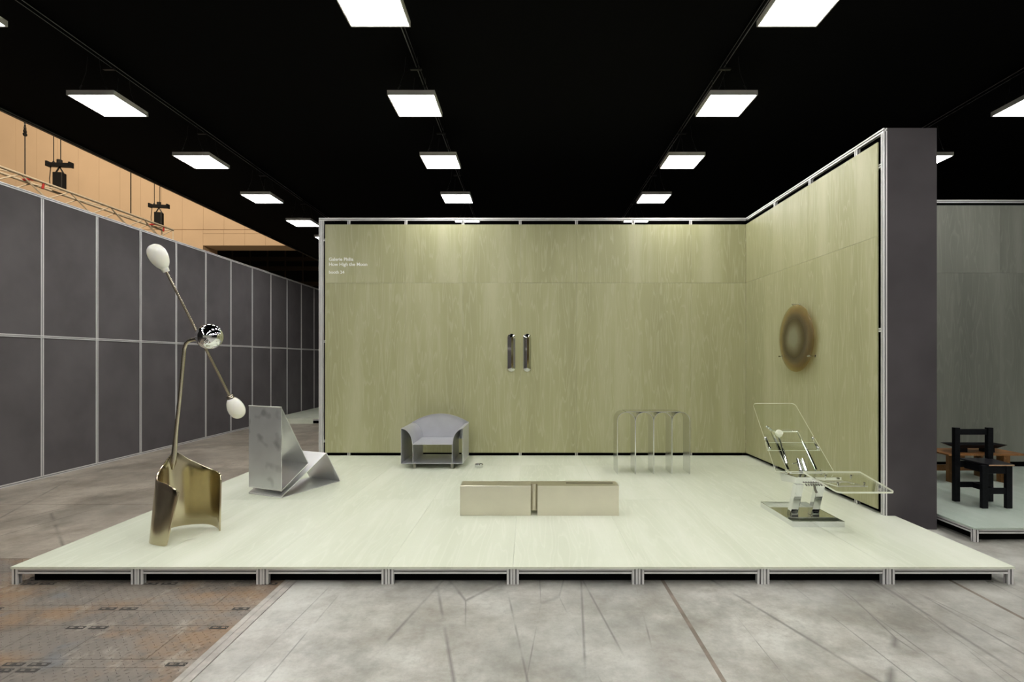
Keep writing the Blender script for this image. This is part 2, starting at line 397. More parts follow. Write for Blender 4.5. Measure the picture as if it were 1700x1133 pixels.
# slotted aluminium profile bars, mesh data shared between equal bars
PROF = {}
def section(w, h, nw=1, nh=1):
    """outline of a slotted profile w x h, with nw slots on the w sides and nh on the h sides"""
    def side(length, n):
        out = []; p = length / n
        g = min(0.006, p * 0.14)
        for i in range(n):
            c = -length / 2 + p * (i + 0.5)
            out += [(c - g, 0), (c - g, 1), (c + g, 1), (c + g, 0)]
        return out
    d = 0.010
    pts = []
    pts.append((-w / 2, -h / 2)); pts += [(a, -h / 2 + b * d) for a, b in side(w, nw)]
    pts.append((w / 2, -h / 2)); pts += [(w / 2 - b * d, a) for a, b in side(h, nh)]
    pts.append((w / 2, h / 2)); pts += [(-a, h / 2 - b * d) for a, b in side(w, nw)]
    pts.append((-w / 2, h / 2)); pts += [(-w / 2 + b * d, -a) for a, b in side(h, nh)]
    return pts
def bar(name, parent, axis, a0, a1, c1, c2, w=0.04, h=0.04, nw=1, nh=1, mat=None):
    """bar along axis from a0 to a1, centred at (c1,c2) in the other two axes in xyz order; w along the first of them"""
    key = (axis, round(a1 - a0, 4), w, h, nw, nh, mat)
    mat_ = mat or M['alu_white']
    me = PROF.get(key)
    L = a1 - a0
    if me is None:
        sec = section(w, h, nw, nh); n = len(sec)
        def P(t, p, q): return (t, p, q) if axis == 'x' else (p, t, q) if axis == 'y' else (p, q, t)
        v = [P(t, p, q) for t in (0, L) for p, q in sec]
        f = [tuple(range(n)), tuple(range(n, 2 * n))] + [(i, (i + 1) % n, n + (i + 1) % n, n + i) for i in range(n)]
        me = bpy.data.meshes.new(name); me.from_pydata(v, [], f); me.materials.append(mat_); me.materials.append(M['slot'])
        fm = [0, 0] + [0] * n
        # slot bottoms dark
        per = {1: 5, 2: 9}
        idx = 0
        for k, ns in enumerate((nw, nh, nw, nh)):
            idx += 1
            for s_ in range(ns):
                fm[2 + idx + 1 - 1 + 0] = fm[2 + idx + 0]
                fm[2 + idx] = 1; fm[2 + idx + 1] = 1; fm[2 + idx + 2] = 1
                idx += 4
        me.polygons.foreach_set('material_index', fm)
        bm = bmesh.new(); bm.from_mesh(me); bmesh.ops.recalc_face_normals(bm, faces=bm.faces); bm.to_mesh(me); bm.free()
        PROF[key] = me
    o = bpy.data.objects.new(name, me); link(o, parent)
    pos = Vector((a0, c1, c2) if axis == 'x' else (c1, a0, c2) if axis == 'y' else (c1, c2, a0))
    o.location = pos - wl(parent)
    return o

def copy_tree(o, parent=None):
    c = o.copy(); COL.objects.link(c); c.parent = parent
    for ch in list(o.children): copy_tree(ch, c)
    return c

# ================================================================== THE SETTING
# ---- floor: concrete slabs with joints, steel trench plates at the front
flo = struct('floor')
box('floor_bed', -33, 16, -8, 46, -0.10, -0.012, M['joint'], flo)
EX = -1.98; EY = 4.72
def slab(x0, x1, y0, y1, mat='concrete'):
    g = 0.004
    box('concrete_slab', x0 + g, x1 - g, y0 + g, y1 - g, -0.03, 0.0, M[mat], flo)
xs = [EX + 0.10, 1.085, 3.42, 8.2, 16]
ys = [-8, -2.5, 6.49, 11.0, 17.0, 26]
for i in range(len(xs) - 1):
    for j in range(len(ys) - 1): slab(xs[i], xs[i + 1], ys[j], ys[j + 1])
ysl = [EY, 6.49, 11.0, 17.0, 26]
xsl = [-13, -7.5, EX + 0.10]
for i in range(2):
    for j in range(4): slab(xsl[i], xsl[i + 1], ysl[j], ysl[j + 1], 'concrete_brown')
slab(-33, -13, EY, 26); slab(-33, 16, 26, 46)
o = box('edging_strip', EX, EX + 0.045, -8, EY, -0.03, 0.004, M['kerb'], flo, 0.004)
o = box('edging_strip', EX + 0.047, EX + 0.098, -8, EY, -0.03, 0.0015, M['kerb'], flo)

for xj, ya, yb in ((1.085, -8, 26), (3.42, -8, 26)):
    box('joint_filler', xj - 0.014, xj + 0.014, ya, yb, -0.03, 0.0006, M['filler'], flo)
# steel plates
pcols = [EX - 0.97 * k for k in range(5)]
prow = []
y = EY
seq = [0.293, 0.207]                      # first the offcut at the slab edge, then a strip
prow.append((EY - 0.293, EY, 'strip'))
y = EY - 0.293
k = 0
while y > 1.6:
    prow.append((y - 0.207, y, 'strip')); y -= 0.207
    prow.append((y - 0.483, y, 'plate')); y -= 0.483
def gapbox(name, x0, x1, y0, y1, z1=0.0, g=0.0025):
    return box(name, x0 + g, x1 - g, y0 + g, y1 - g, -0.03, z1, M['rusty'], flo)
recess = []
for (y0, y1, kind) in prow:
    for c in range(4):
        x1 = pcols[c]; x0 = pcols[c + 1]
        if kind == 'strip':
            gapbox('steel_strip', x0, x1, y0, y1)
        else:
            # each trench cover: an outer frame of four strips around three chequered panels
            b = 0.10
            gapbox('steel_strip', x0, x1, y0, y0 + 0.085, g=0.0012); gapbox('steel_strip', x0, x1, y1 - 0.07, y1, g=0.0012)
            e = [x0, x0 + 0.13, x0 + 0.50, x0 + 0.66, x1]
            for q in range(4):
                gapbox('steel_panel', e[q], e[q + 1], y0 + 0.085, y1 - 0.07, 0.0 if q % 2 else 0.0012, g=0.0016)
# lifting slots at the plate corners: thin dark plates in place of recessed pockets
def lifting_slot(x, y):
    mb = MB()
    mb.box(x - 0.058, x + 0.058, y - 0.018, y + 0.018, 0.0, 0.0022)
    o = mb.build('lifting_slot', M['joint'], flo)
    for dx in (-0.029, 0.029):
        m2 = MB(); m2.box(x + dx - 0.011, x + dx + 0.011, y - 0.006, y + 0.006, 0.002, 0.0040)
        m2.build('slot_lug', M['rusty'], o)
for (y0, y1, kind) in prow:
    if kind != 'plate': continue
    for c in range(1, 4):
        x = pcols[c]
        for dx in (-0.075, 0.075):
            lifting_slot(x + dx, y0 + 0.03); lifting_slot(x + dx, y1 - 0.03)
            if y0 < 3.2: lifting_slot(x + dx - 0.01, y0 - 0.03)
    lifting_slot(EX - 0.09, y0 + 0.03); lifting_slot(EX - 0.09, y1 - 0.03)
# raised tread lozenges: far past the limit, one joined part
mb = MB()
yy = 2.3; r = 0
while yy < EY - 0.02:
    xx = -5.2 + (0.03 if r % 2 else 0)
    while xx < EX - 0.03:
        if xx > -1.17 * (yy + 0.1) and abs((EX - xx) / 0.97 - round((EX - xx) / 0.97)) > 0.02:
            a = 0.75 if (r + int(round(xx / 0.06))) % 2 else -0.75
            ca, sa = math.cos(a), math.sin(a); L, W, h = 0.013, 0.0045, 0.0028
            pts = [(-L, 0, 0), (0, -W, 0), (L, 0, 0), (0, W, 0), (-L * 0.5, 0, h), (L * 0.5, 0, h)]
            mb.add([(xx + px * ca - py * sa, yy + px * sa + py * ca, 0.001 + pz) for px, py, pz in pts],
                   [(0, 1, 4), (1, 5, 4), (1, 2, 5), (2, 3, 5), (3, 4, 5), (3, 0, 4)])
        xx += 0.06
    yy += 0.03; r += 1
o = mb.build('plate_tread', M['rusty'], flo); o['kind'] = 'stuff'

# ---- ceiling
cei = struct('ceiling')
box('ceiling_panel', -7.98, 16, -8, 24, 5.59, 5.66, M['black'], cei)
bar('ceiling_edge_rail', cei, 'y', -8, 24, -7.95, 5.57, 0.05, 0.05, mat=M['blackmetal'])
for i in range(16):                           # clips along the open ceiling edge
    box('edge_clip', -8.0, -7.955, 6.2 + i * 1.05, 6.2 + i * 1.05 + 0.16, 5.555, 5.562, M['alu'], cei)

# ---- partition walls
TOP = 4.24
PB, PT, PS = 0.196, 4.12, 3.115             # bottom, top and joint height of the green boards
def wood_panels(parent, axis, fixed, thick, edges, mat, z0=PB, zs=PS, z1=PT):
    for i in range(len(edges) - 1):
        a, b = edges[i] + 0.0008, edges[i + 1] - 0.0008
        dz = random.uniform(-0.0006, 0.0006)
        for (za, zb) in ((z0, zs - 0.0012), (zs + 0.0012, z1)):
            if axis == 'x': o = box('wall_panel', a, b, fixed + dz, fixed + thick, za, zb, mat, parent)
            else: o = box('wall_panel', fixed + dz, fixed + thick, a, b, za, zb, mat, parent)

WBY = 9.004
wb = struct('wall_back')
posts = [-3.105, -2.12, -1.135, -0.15, 0.82, 1.80, 2.79]
wood_panels(wb, 'x', WBY, 0.018, [-3.50] + posts[1:] + [3.726], M['green'])
fy = WBY + 0.045
bar('frame_rail', wb, 'x', -3.62, 3.74, fy, TOP - 0.0225, 0.04, 0.045)
for z in (3.86, 2.11, 0.39):
    bar('frame_rail', wb, 'x', -3.54, 3.74, fy, z)
bar('frame_post', wb, 'z', 0.0, TOP - 0.045, -3.58, fy, 0.08, 0.04, 2, 1)
for x in posts: bar('frame_post', wb, 'z', FLOORTOP, TOP - 0.045, x, fy, 0.045, 0.04)
for i in range(8):
    x0 = -3.62 + i * 0.99
    for za, zb in ((0.0, 2.10), (2.105, TOP - 0.09)):
        box('back_panel', x0 + 0.001, min(x0 + 0.989, 4.29), 9.60, 9.612, za, zb, M['grey'], wb)
bar('frame_post', wb, 'z', 0.0, TOP - 0.08, -3.58, 9.57, 0.08, 0.04, 2, 1)
bar('frame_rail', wb, 'x', -3.62, 3.74, 9.57, TOP - 0.04, 0.04, 0.08, 1, 2)
box('gap_shade_sheet', -3.60, 3.70, 9.10, 9.11, 0.01, 4.185, M['black'], wb)  # black sheet added so the gaps around the boards stay dark
# wall lettering (flat white vinyl on the boards)
INTER = None
def lettering(text, x, z, size):
    cu = bpy.data.curves.new('lettering', 'FONT'); cu.body = text; cu.size = size; cu.extrude = 0.0006; cu.offset = size * 0.022
    o = bpy.data.objects.new('lettering', cu); COL.objects.link(o)
    dg = bpy.context.evaluated_depsgraph_get(); me = bpy.data.meshes.new_from_object(o.evaluated_get(dg))
    COL.objects.unlink(o); bpy.data.objects.remove(o)
    me.materials.append(M['letter'])
    ob = bpy.data.objects.new('lettering', me); link(ob, wb)
    ob.rotation_euler = (math.pi / 2, 0, 0); ob.location = (x, WBY - 0.002, z)
    return ob
lettering('Galerie Philia', -3.437, 3.495, 0.079)
lettering('How High the Moon', -3.437, 3.408, 0.079)
lettering('booth 24', -3.437, 3.275, 0.072)

WRX = 3.728
wr = struct('wall_right')
rposts = [8.95, 7.99, 6.99, 5.99]
wood_panels(wr, 'y', WRX, 0.012, [5.605, 6.995, 8.0, WBY], M['green'])
fx = WRX + 0.033
bar('frame_rail', wr, 'y', 5.53, 9.025, fx, TOP - 0.0225, 0.04, 0.045)
for z in (3.86, 2.11, 0.39): bar('frame_rail', wr, 'y', 5.57, 9.03, fx, z)
for z in (3.95, 2.11, 0.39): bar('frame_rail', wr, 'x', fx + 0.02, 4.285, 5.56, z)
bar('frame_post', wr, 'z', 0.0, TOP - 0.045, fx, 5.55, 0.04, 0.04)
for y in (6.99, 7.99, 6.0): bar('frame_post', wr, 'z', FLOORTOP, TOP - 0.045, fx, y, 0.04, 0.045)
box('gap_shade_sheet', 3.80, 3.81, 5.60, 9.0, 0.01, 4.185, M['black'], wr)  # added black sheet, stands in for the shade inside the wall
box('end_panel', 3.782, 4.305, 5.53, 5.542, 0.0, TOP, M['grey_shaded'], wr)
for i in range(4):
    for za, zb in ((0.0, 2.10), (2.105, TOP - 0.005)):
        box('side_panel', 4.293, 4.305, 5.544 + i * 1.0, 5.54 + (i + 1) * 1.0, za, zb, M['grey'], wr)
bar('frame_rail', wr, 'y', 5.545, 9.6, 4.27, TOP - 0.04, 0.04, 0.08, 1, 2)

WLX = -7.34
wlf = struct('wall_left')
for i in range(-3, 17):
    y0 = 6.9 + i; y1 = y0 + 1.0
    if i > -3: bar('frame_post', wlf, 'z', 0.04, TOP - 0.02, WLX - 0.01, y0, 0.04, 0.045)
    for za, zb in ((0.045, 2.12), (2.16, TOP)):
        box('cloth_panel', WLX - 0.012, WLX, y0 + 0.023, y1 - 0.023, za, zb, M['grey'], wlf)
bar('frame_rail', wlf, 'y', 3.9, 23.9, WLX - 0.01, TOP + 0.01, 0.04, 0.04)
bar('frame_rail', wlf, 'y', 3.9, 23.9, WLX - 0.008, 2.14, 0.04, 0.04)
bar('frame_rail', wlf, 'y', 3.9, 23.9, WLX - 0.01, 0.022, 0.04, 0.04)

wn = struct('wall_rear')                     # back wall of the neighbouring booth
NY = 8.06
wood_panels(wn, 'x', NY, 0.018, [4.31, 5.29, 6.27, 7.25, 8.23, 9.21, 10.19], M['neigh'], 0.225, 3.13, 4.17)
box('gap_shade_sheet', 4.33, 10.19, NY + 0.075, NY + 0.085, 0.01, TOP - 0.03, M['black'], wn)  # black sheet added to darken the gap below these boards
for x in (5.29, 7.25, 9.21): bar('frame_post', wn, 'z', FLOORTOP, TOP - 0.08, x, NY + 0.045, 0.045, 0.04)
bar('frame_rail', wn, 'x', 4.31, 10.2, NY + 0.045, TOP - 0.0, 0.04, 0.045)
for z in (3.86, 2.11): bar('frame_rail', wn, 'x', 4.31, 10.2, NY + 0.045, z, mat=M['blackmetal'])

# ---- the exhibition hall beyond the booths: cream cladding above a dark opening
wh = struct('wall_hall')
HY = 27.0
PW = 1.074
for i in range(-6, 18):
    x0 = -16.79 - PW * i - PW; x1 = x0 + PW
    if i >= 0:
        box('cladding_panel', x0 + 0.004, x1 - 0.004, HY, HY + 0.1, 0.0, 8.50, M['peach'], wh)
    else:
        box('cladding_panel', x0 + 0.004, x1 - 0.004, HY, HY + 0.1, 7.69, 8.30, M['peach'], wh)
        box('cladding_panel', x0 + 0.004, x1 - 0.004, HY, HY + 0.1, 8.315, 8.50, M['peach'], wh)
    box('cladding_panel', x0 + 0.004, x1 - 0.004, HY + 0.02, HY + 0.1, 8.53, 18.0, M['peach'], wh)
box('cladding_backing', -37, -9.3, HY + 0.09, HY + 0.14, 8.4, 18.0, M['peach'], wh)
box('soffit_panel', -16.79, -9.3, HY + 0.1, HY + 1.25, 7.69, 7.80, M['peach'], wh)
box('pier', -17.9, -16.79, HY + 0.1, HY + 1.25, 0, 7.8, M['peach'], wh)
wf = struct('wall_far')
box('dark_backdrop', -40, 16, 45.0, 45.2, 0, 14, M['dark'], wf)  # dark backdrop standing in for the dim far end of the hall
for i in range(14): box('mullion', -26 + i * 1.25, -25.93 + i * 1.25, 37.0, 37.1, 0, 12, M['girder'], wf)
for z in (9.0, 8.3, 7.2): box('girder', -27, -5, 38.0, 38.25, z, z + 0.28, M['girder'], wf)

wo = struct('wall_front')  # unseen wall across the aisle, added for the metals to reflect
for i in range(13):
    for za, zb in ((0.05, PS - 0.001), (PS + 0.001, TOP)):
        box('wall_panel', -8 + i * 1.6 + 0.001, -8 + (i + 1) * 1.6 - 0.001, -7.72, -7.70, za, zb, M['opposite'], wo)

# ---- black tracks that carry the ceiling lights
LK = 3.22 / 3.35
LX = [x * LK for x in (-5.54, -1.49, 2.59, 6.66)]
LY = {k: v * LK for k, v in {1: 4.97, 2: 6.915, 3: 8.88, 4: 10.9, 5: 12.87, 6: 14.56}.items()}
LZ = CAMZ + 3.22
for i, x in enumerate(LX):
    t_ = struct('trim_%d' % (i + 1))
    bar('track', t_, 'y', -7, 17, x, 5.555, 0.05, 0.06, mat=M['black'])

# ================================================================== THINGS
def ceiling_light():
    root = bpy.data.objects.new('ceiling_light', None); COL.objects.link(root)
    W, h, b = 0.289, 0.053, 0.014
    m = MB()
    m.box(-W, W, -W, -W + b, 0, h); m.box(-W, W, W - b, W, 0, h)
    m.box(-W, -W + b, -W + b, W - b, 0, h); m.box(W - b, W, -W + b, W - b, 0, h)
    m.box(-W, W, -W, W, h, h + 0.004)
    m.build('lamp_frame', M['lampframe'], root)
    m = MB(); m.box(-W + b, W - b, -W + b, W - b, 0.004, 0.012); m.build('diffuser', M['led'], root)
    for sx in (-1, 1):
        for sy in (-1, 1):
            c = MB(); c.tube([(sx * 0.17, sy * 0.24, h), (sx * 0.17, sy * 0.24, h + 0.03), (sx * 0.09, sy * 0.24, 0.30), (sx * 0.07, sy * 0.24, 5.50 - LZ)], 0.003, 6)
            c.tube([(sx * 0.165, sy * 0.24, h + 0.05), (sx * 0.14, sy * 0.24, h + 0.09)], 0.008, 6)
            c.build('cable', M['cable'], root)
    m = MB(); m.box(-0.07, 0.07, -0.02, 0.02, 5.47 - LZ, 5.49 - LZ); m.build('hanger', M['blackmetal'], root)
    return root
first = ceiling_light()
ordn = ['', 'first', 'second', 'third', 'fourth', 'fifth', 'sixth']
rowname = ['line beside the charcoal wall', 'line towards the armchair', 'line towards the arched console', 'row over the neighbouring grey-green booth']
used = False
for c, x in enumerate(LX):
    for r in range(-4, 7):
        yv = LY[r] if r > 0 else LY[1] - 1.96 * LK * (1 - r)
        vis = (c == 0 and r >= 1) or (c in (1, 2) and 1 <= r <= 5) or (c == 3 and r in (2, 3))
        if c == 3 and r > 3 or c in (1, 2) and r == 6: continue
        o = first if not used else copy_tree(first); used = True
        o.location = (x, yv, LZ)
        if vis:
            if c == 3: lab = ('white square ceiling light over the neighbouring booth, cut by the photo edge' if r == 2 else 'white square ceiling light over the neighbouring booth, behind the charcoal end panel')
            elif r == 1 and c > 0: lab = 'white square ceiling light cut by the top of the photo, ' + ('row towards the armchair' if c == 1 else 'row towards the arched console')
            elif r == 5 and c > 0: lab = 'ceiling light glimpsed through the slot above the green boards, ' + ('row towards the armchair' if c == 1 else 'row towards the arched console')
            elif r == 6: lab = 'small far ceiling light half hidden by the aluminium post beside the charcoal wall'
            elif r == 1: lab = 'white square ceiling light cut off at the top corner, over the charcoal wall'
            else: lab = ordn[r] + ' white square ceiling light from the front, ' + rowname[c]
            tag(o, lab, 'ceiling light', 'square ceiling lights')
        else:
            tag(o, 'ceiling light above the viewer, %s row back, line %s' % (['fifth', 'fourth', 'third', 'second', 'first'][r + 4], ['by the charcoal wall', 'towards the armchair', 'towards the arched console', 'over the neighbouring booth'][c]) if r <= 0 else 'front ceiling light over the neighbouring booth, outside the photo', 'ceiling light', 'ceiling lights above the viewer')

# ---- display platforms
def platform(name, label, x0, y0, nx, ylist, mat, legs_y):
    p = thing(name, label, 'platform', (x0, y0, 0))
    zt = FLOORTOP
    n = nx
    for i in range(n):
        a, b = x0 + i * 0.998, x0 + (i + 1) * 0.998
        for j in range(len(ylist) - 1):
            box('deck_board', a + 0.0007, b - 0.0007, ylist[j] + 0.0007, ylist[j + 1] - 0.0007, zt - 0.018, zt + random.uniform(-0.0006, 0), mat, p)
    zr = zt - 0.018 - 0.021
    for i in range(n):
        a, b = x0 + i * 0.998, x0 + (i + 1) * 0.998
        bar('frame_rail', p, 'x', a + 0.05, b - 0.05, y0 + 0.03, zr, 0.04, 0.04)
        for yv in legs_y:
            for xx in (a + 0.025, b - 0.025):
                bar('leg', p, 'z', 0.0, zt - 0.019, xx, yv, 0.045, 0.04)
    for xx in (x0 + 0.025, x0 + n * 0.998 - 0.025):
        for j in range(len(legs_y) - 1):
            bar('side_rail', p, 'y', legs_y[j] + 0.025, legs_y[j + 1] - 0.025, xx, zr, 0.04, 0.04)
    w = n * 0.998
    box('dark_under_board', x0 + 0.11, x0 + w - 0.11, y0 + 0.09, y0 + 0.10, 0.002, zt - 0.02, M['black'], p)  # black boards added to keep the space under the deck dark
    for xx in (x0 + 0.09, x0 + w - 0.10): box('dark_under_board', xx, xx + 0.01, y0 + 0.11, ylist[-1] - 0.05, 0.002, zt - 0.02, M['black'], p)
    return p
PX0 = -4.12; PY0 = 4.163
platform('display_platform', 'wide low platform of pale green boards on aluminium legs, holding the metal furniture', PX0, PY0, 8, [PY0, 6.17, 8.17, 9.03], M['deck'], [PY0 + 0.03, 6.17, 8.17, 8.99])
platform('display_platform', 'low platform of pale blue-green boards in the booth beyond the charcoal end panel', 4.365, 5.13, 6, [5.13, 7.13, 8.10], M['neighdeck'], [5.16, 7.13, 8.05])
p = platform('display_platform', 'distant pale platform at the far end of the aisle by the charcoal wall', -7.31, 14.7, 3, [14.7, 16.7, 18.7], M['deck'], [14.73, 16.7, 18.66])
box('skirt_board', -7.31, -6.05, 14.685, 14.695, 0.0, FLOORTOP - 0.02, M['deck'], p)

# ---- floor lamp
S = lambda x, y, z: (x, y, z + FLOORTOP)
lamp = thing('floor_lamp', 'tall bronze floor lamp with curled sheet foot, mirrored ball and two opal bulbs', 'lamp', (-3.25, 4.95, FLOORTOP))
def catmull(P, n):
    P = [Vector(p) for p in P]; out = []
    for i in range(len(P) - 1):
        a = P[max(i - 1, 0)]; b = P[i]; c = P[i + 1]; d = P[min(i + 2, len(P) - 1)]
        for k in range(n):
            t = k / n
            out.append(0.5 * ((2 * b) + (c - a) * t + (2 * a - 5 * b + 4 * c - d) * t * t + (3 * b - 3 * c + d - a) * t ** 3))
    out.append(P[-1]); return out
topc = [(-3.100, 4.645, .470), (-3.135, 4.645, .497), (-3.27, 4.72, .532), (-3.40, 4.79, .545), (-3.465, 4.90, .590), (-3.477, 5.00, .662), (-3.433, 5.08, .750), (-3.343, 5.14, .677), (-3.22, 5.16, .608), (-3.126, 5.15, .575), (-3.03, 5.10, .556), (-2.975, 5.06, .535), (-2.962, 5.04, .490)]
botc = [(-3.190, 4.615, .012), (-3.215, 4.625, .000), (-3.30, 4.650, .000), (-3.405, 4.71, .000), (-3.470, 4.84, .004), (-3.477, 4.98, .016), (-3.433, 5.08, .025), (-3.343, 5.14, .028), (-3.22, 5.16, .030), (-3.126, 5.15, .027), (-3.03, 5.10, .013), (-2.985, 5.06, .002), (-2.969, 5.035, .000)]
T = catmull([S(*p) for p in topc], 6); B = catmull([S(*p) for p in botc], 6)
rows = 9; n = len(T); th = 0.007
grid = [[T[i].lerp(B[i], j / rows) for i in range(n)] for j in range(rows + 1)]
cen = Vector((-3.2, 4.9, 0))
v = []; f = []
for sgn in (0, 1):
    for j in range(rows + 1):
        for i in range(n):
            tg = (grid[j][min(i + 1, n - 1)] - grid[j][max(i - 1, 0)]); nm = Vector((tg.y, -tg.x, 0)).normalized()
            v.append(grid[j][i] + nm * (th * (1 if sgn else -1)))
K = n * (rows + 1)
for j in range(rows):
    for i in range(n - 1):
        a = j * n + i
        f.append((a, a + 1, a + n + 1, a + n)); f.append((K + a, K + a + n, K + a + n + 1, K + a + 1))
for i in range(n - 1):
    f.append((i, K + i, K + i + 1, i + 1)); a = rows * n + i; f.append((a, a + 1, K + a + 1, K + a))
for j in range(rows):
    a = j * n; f.append((a, a + n, K + a + n, K + a)); a = j * n + n - 1; f.append((a, K + a, K + a + n, a + n))
o = mesh_obj('curled_foot', v, f, M['bronze'], lamp)
bm = bmesh.new(); bm.from_mesh(o.data)
es = [e for e in bm.edges if len(e.link_faces) == 2 and e.calc_face_angle(0) > 0.9]
bmesh.ops.bevel(bm, geom=es, offset=0.004, segments=3, profile=0.5, affect='EDGES', clamp_overlap=True)
bm.to_mesh(o.data); bm.free(); shade_auto(o, 50)
BALL = Vector(S(-3.018, 4.95, 1.865))
# pole with a flared root and a round bend
px = [S(-3.435, 5.055, .585), S(-3.434, 5.062, .66), S(-3.431, 5.07, .75), S(-3.405, 5.06, .96), S(-3.355, 5.035, 1.28), S(-3.304, 5.005, 1.62)]
arc = [S(-3.293 , 5.0, 1.700), S(-3.286, 4.998, 1.755), S(-3.268, 4.994, 1.800), S(-3.236, 4.988, 1.828), S(-3.195, 4.98, 1.838), S(-3.13, 4.968, 1.845), S(-3.09, 4.96, 1.85)]
mb = MB(); mb.tube([Vector(p) for p in px + arc], [0.006, 0.028, 0.024, 0.018, 0.017, 0.017] + [0.017] * 7, 14)
shade_auto(mb.build('pole', M['bronzerod'], lamp), 50)
E1 = Vector((-3.355, 4.75, 2.724)); E2 = Vector((-2.966, 5.30, 1.308)); ax = (E1 - E2).normalized()
mb = MB(); mb.tube([E1 - ax * 0.11, E2 + ax * 0.10], 0.0115, 12); shade_auto(mb.build('rod', M['bronzerod'], lamp), 50)
mb = MB(); R = 0.118
mb.lathe(BALL, (0, 0, 1), [(-R * math.cos(math.pi * k / 24), R * math.sin(math.pi * k / 24)) for k in range(25)], 40)
shade_auto(mb.build('ball', M['chrome'], lamp), 80)
mb = MB(); rim = Vector((0.28, -0.86, -0.42)).normalized()
mb.lathe(BALL + rim * (R - 0.004), rim, [(0, 0.022), (0.008, 0.022), (0.012, 0.016), (0.008, 0.012)], 20)
shade_auto(mb.build('ball_cap', M['chrome'], lamp), 40)
mb = MB(); mb.tube([BALL + Vector((-0.11, 0.02, -0.01)), BALL + Vector((-0.135, 0.025, -0.012))], [0.03, 0.022], 16); mb.build('collar', M['bronzerod'], lamp)
for E, s in ((E1, 1), (E2, -1)):
    L = 0.235; prof = []
    for k in range(25):
        u = k / 24; a = math.pi * u
        prof.append((-L / 2 * math.cos(a), 0.078 * math.sin(a) ** 0.92 * (1 + 0.13 * -math.cos(a))))
    mb = MB(); mb.lathe(E, ax * s, prof, 32); bulb = shade_auto(mb.build('opal_bulb', M['opal'], lamp), 80)
    c = E - ax * s * (L / 2 + 0.012)
    mb = MB(); mb.lathe(c, ax * s, [(-0.012, 0.026), (-0.008, 0.030), (0.030, 0.034), (0.034, 0.030)], 24)
    k = shade_auto(mb.build('bulb_collar', M['opal' if s == 1 else 'bronzerod'], lamp), 40)

# ---- folded aluminium lounge chair
lc = thing('lounge_chair', 'lounge chair folded from aluminium plates into two open triangles, beside the bronze lamp', 'chair', (-2.942, 6.228, FLOORTOP))
O = Vector((-2.942, 6.228, FLOORTOP)); U = Vector((.4205, .9073, 0)); Wd = Vector((-.9153, .4028, 0)); U = Vector((.4028, .9153, 0)); WW = .552
def P(t, z): return O + U * t + Vector((0, 0, z))
def sheet(name, a, b, mat, th=0.008, side=1):
    a, b = Vector(a), Vector(b); d = (b - a).normalized(); nn = d.cross(Wd).normalized() * (th * side)
    mb = MB(); mb.prism([a, b, b + nn, a + nn], Wd * WW)
    return mb.build(name, mat, lc)
p1, p2, p3 = P(0.0, 1.088), P(0.0, .082), P(.411, .341)
sheet('back_panel', p2, p1, M['plate'], side=-1)
sheet('backrest', p1, p3, M['plate_clean'], side=-1)
sheet('under_panel', p3, p2, M['plate_clean'], side=-1)
q0, q1, r1 = P(0.0, .008), P(.707, .42), P(.95, .004)
sheet('seat_sheet', q0, q1, M['plate_clean'], side=1)
sheet('front_panel', q1, r1, M['plate_clean'], side=1)
sheet('base_sheet', P(0, 0.0), P(.95, 0.0), M['plate_clean'], side=1)
mb = MB()
for wv in (0.14, 0.41):
    a = P(.16, .102) + Wd * wv; b = P(.16, .17) + Wd * wv
    mb.bar(a, b, 0.03, 0.05)
mb.build('spacer', M['plate_clean'], lc)

# ---- armchair of aluminium sheet
ac = thing('armchair', 'grey aluminium sheet armchair with arched back and scooped arms, by the back wall', 'chair', (-1.45, 8.2, FLOORTOP))
ax0, ax1 = -1.93, -0.995; ix0, ix1 = -1.755, -1.155; ay0, ay1 = 7.905, 8.68; z0 = 0.077; zs = .372; za = .61
th = 0.006
def AZ(z): return z + FLOORTOP
box('bottom_plate', ax0, ax1, ay0, ay1, AZ(z0), AZ(z0 + th), M['armalu'], ac)
box('side_plate', ax0, ax0 + th, ay0, ay1, AZ(z0 + th), AZ(za), M['armalu'], ac)
box('side_plate', ax1 - th, ax1, ay0, ay1, AZ(z0 + th), AZ(za), M['armalu'], ac)
box('inner_plate', ix0, ix0 + th, ay0, ay1 - 0.02, AZ(z0 + th), AZ(zs), M['armalu'], ac)
box('inner_plate', ix1 - th, ix1, ay0, ay1 - 0.02, AZ(z0 + th), AZ(zs), M['armalu'], ac)
box('seat', ix0 + th, ix1 - th, ay0, ay1 - 0.02, AZ(zs - 0.008), AZ(zs), M['armalu'], ac)
for sx, xo, xi in ((-1, ax0, ix0), (1, ax1, ix1)):
    pts = []
    for k in range(15):
        a = math.pi / 2 * k / 14
        pts.append((xo + (xi - xo) * math.sin(a), zs + (za - zs) * math.cos(a)))
    out = [(x, ay0, AZ(z)) for x, z in pts] + [(x - sx * 0 - (0.0), ay0, AZ(z - th * 1.3)) for x, z in reversed(pts)]
    # curved sheet of constant thickness
    inner = []
    for i, (x, z) in enumerate(pts):
        a = pts[max(i - 1, 0)]; b = pts[min(i + 1, 14)]; d = Vector((b[0] - a[0], 0, b[1] - a[1])).normalized(); nn = Vector((-d.z, 0, d.x)) * (1 if sx > 0 else -1)
        inner.append((x + nn.x * th, ay0, AZ(z + nn.z * th)))
    mb = MB(); mb.prism([(x, ay0, AZ(z)) for x, z in pts] + inner[::-1], (0, ay1 - ay0 - 0.01, 0))
    shade_auto(mb.build('arm', M['armalu'], ac), 40)
pts = [(ax0, AZ(zs - 0.10))]
arch = []
for k in range(25):
    u = -1 + 2 * k / 24
    arch.append(((ax0 + ax1) / 2 + u * (ax1 - ax0) / 2, AZ(za + 0.142 * (1 - abs(u) ** 2.0))))
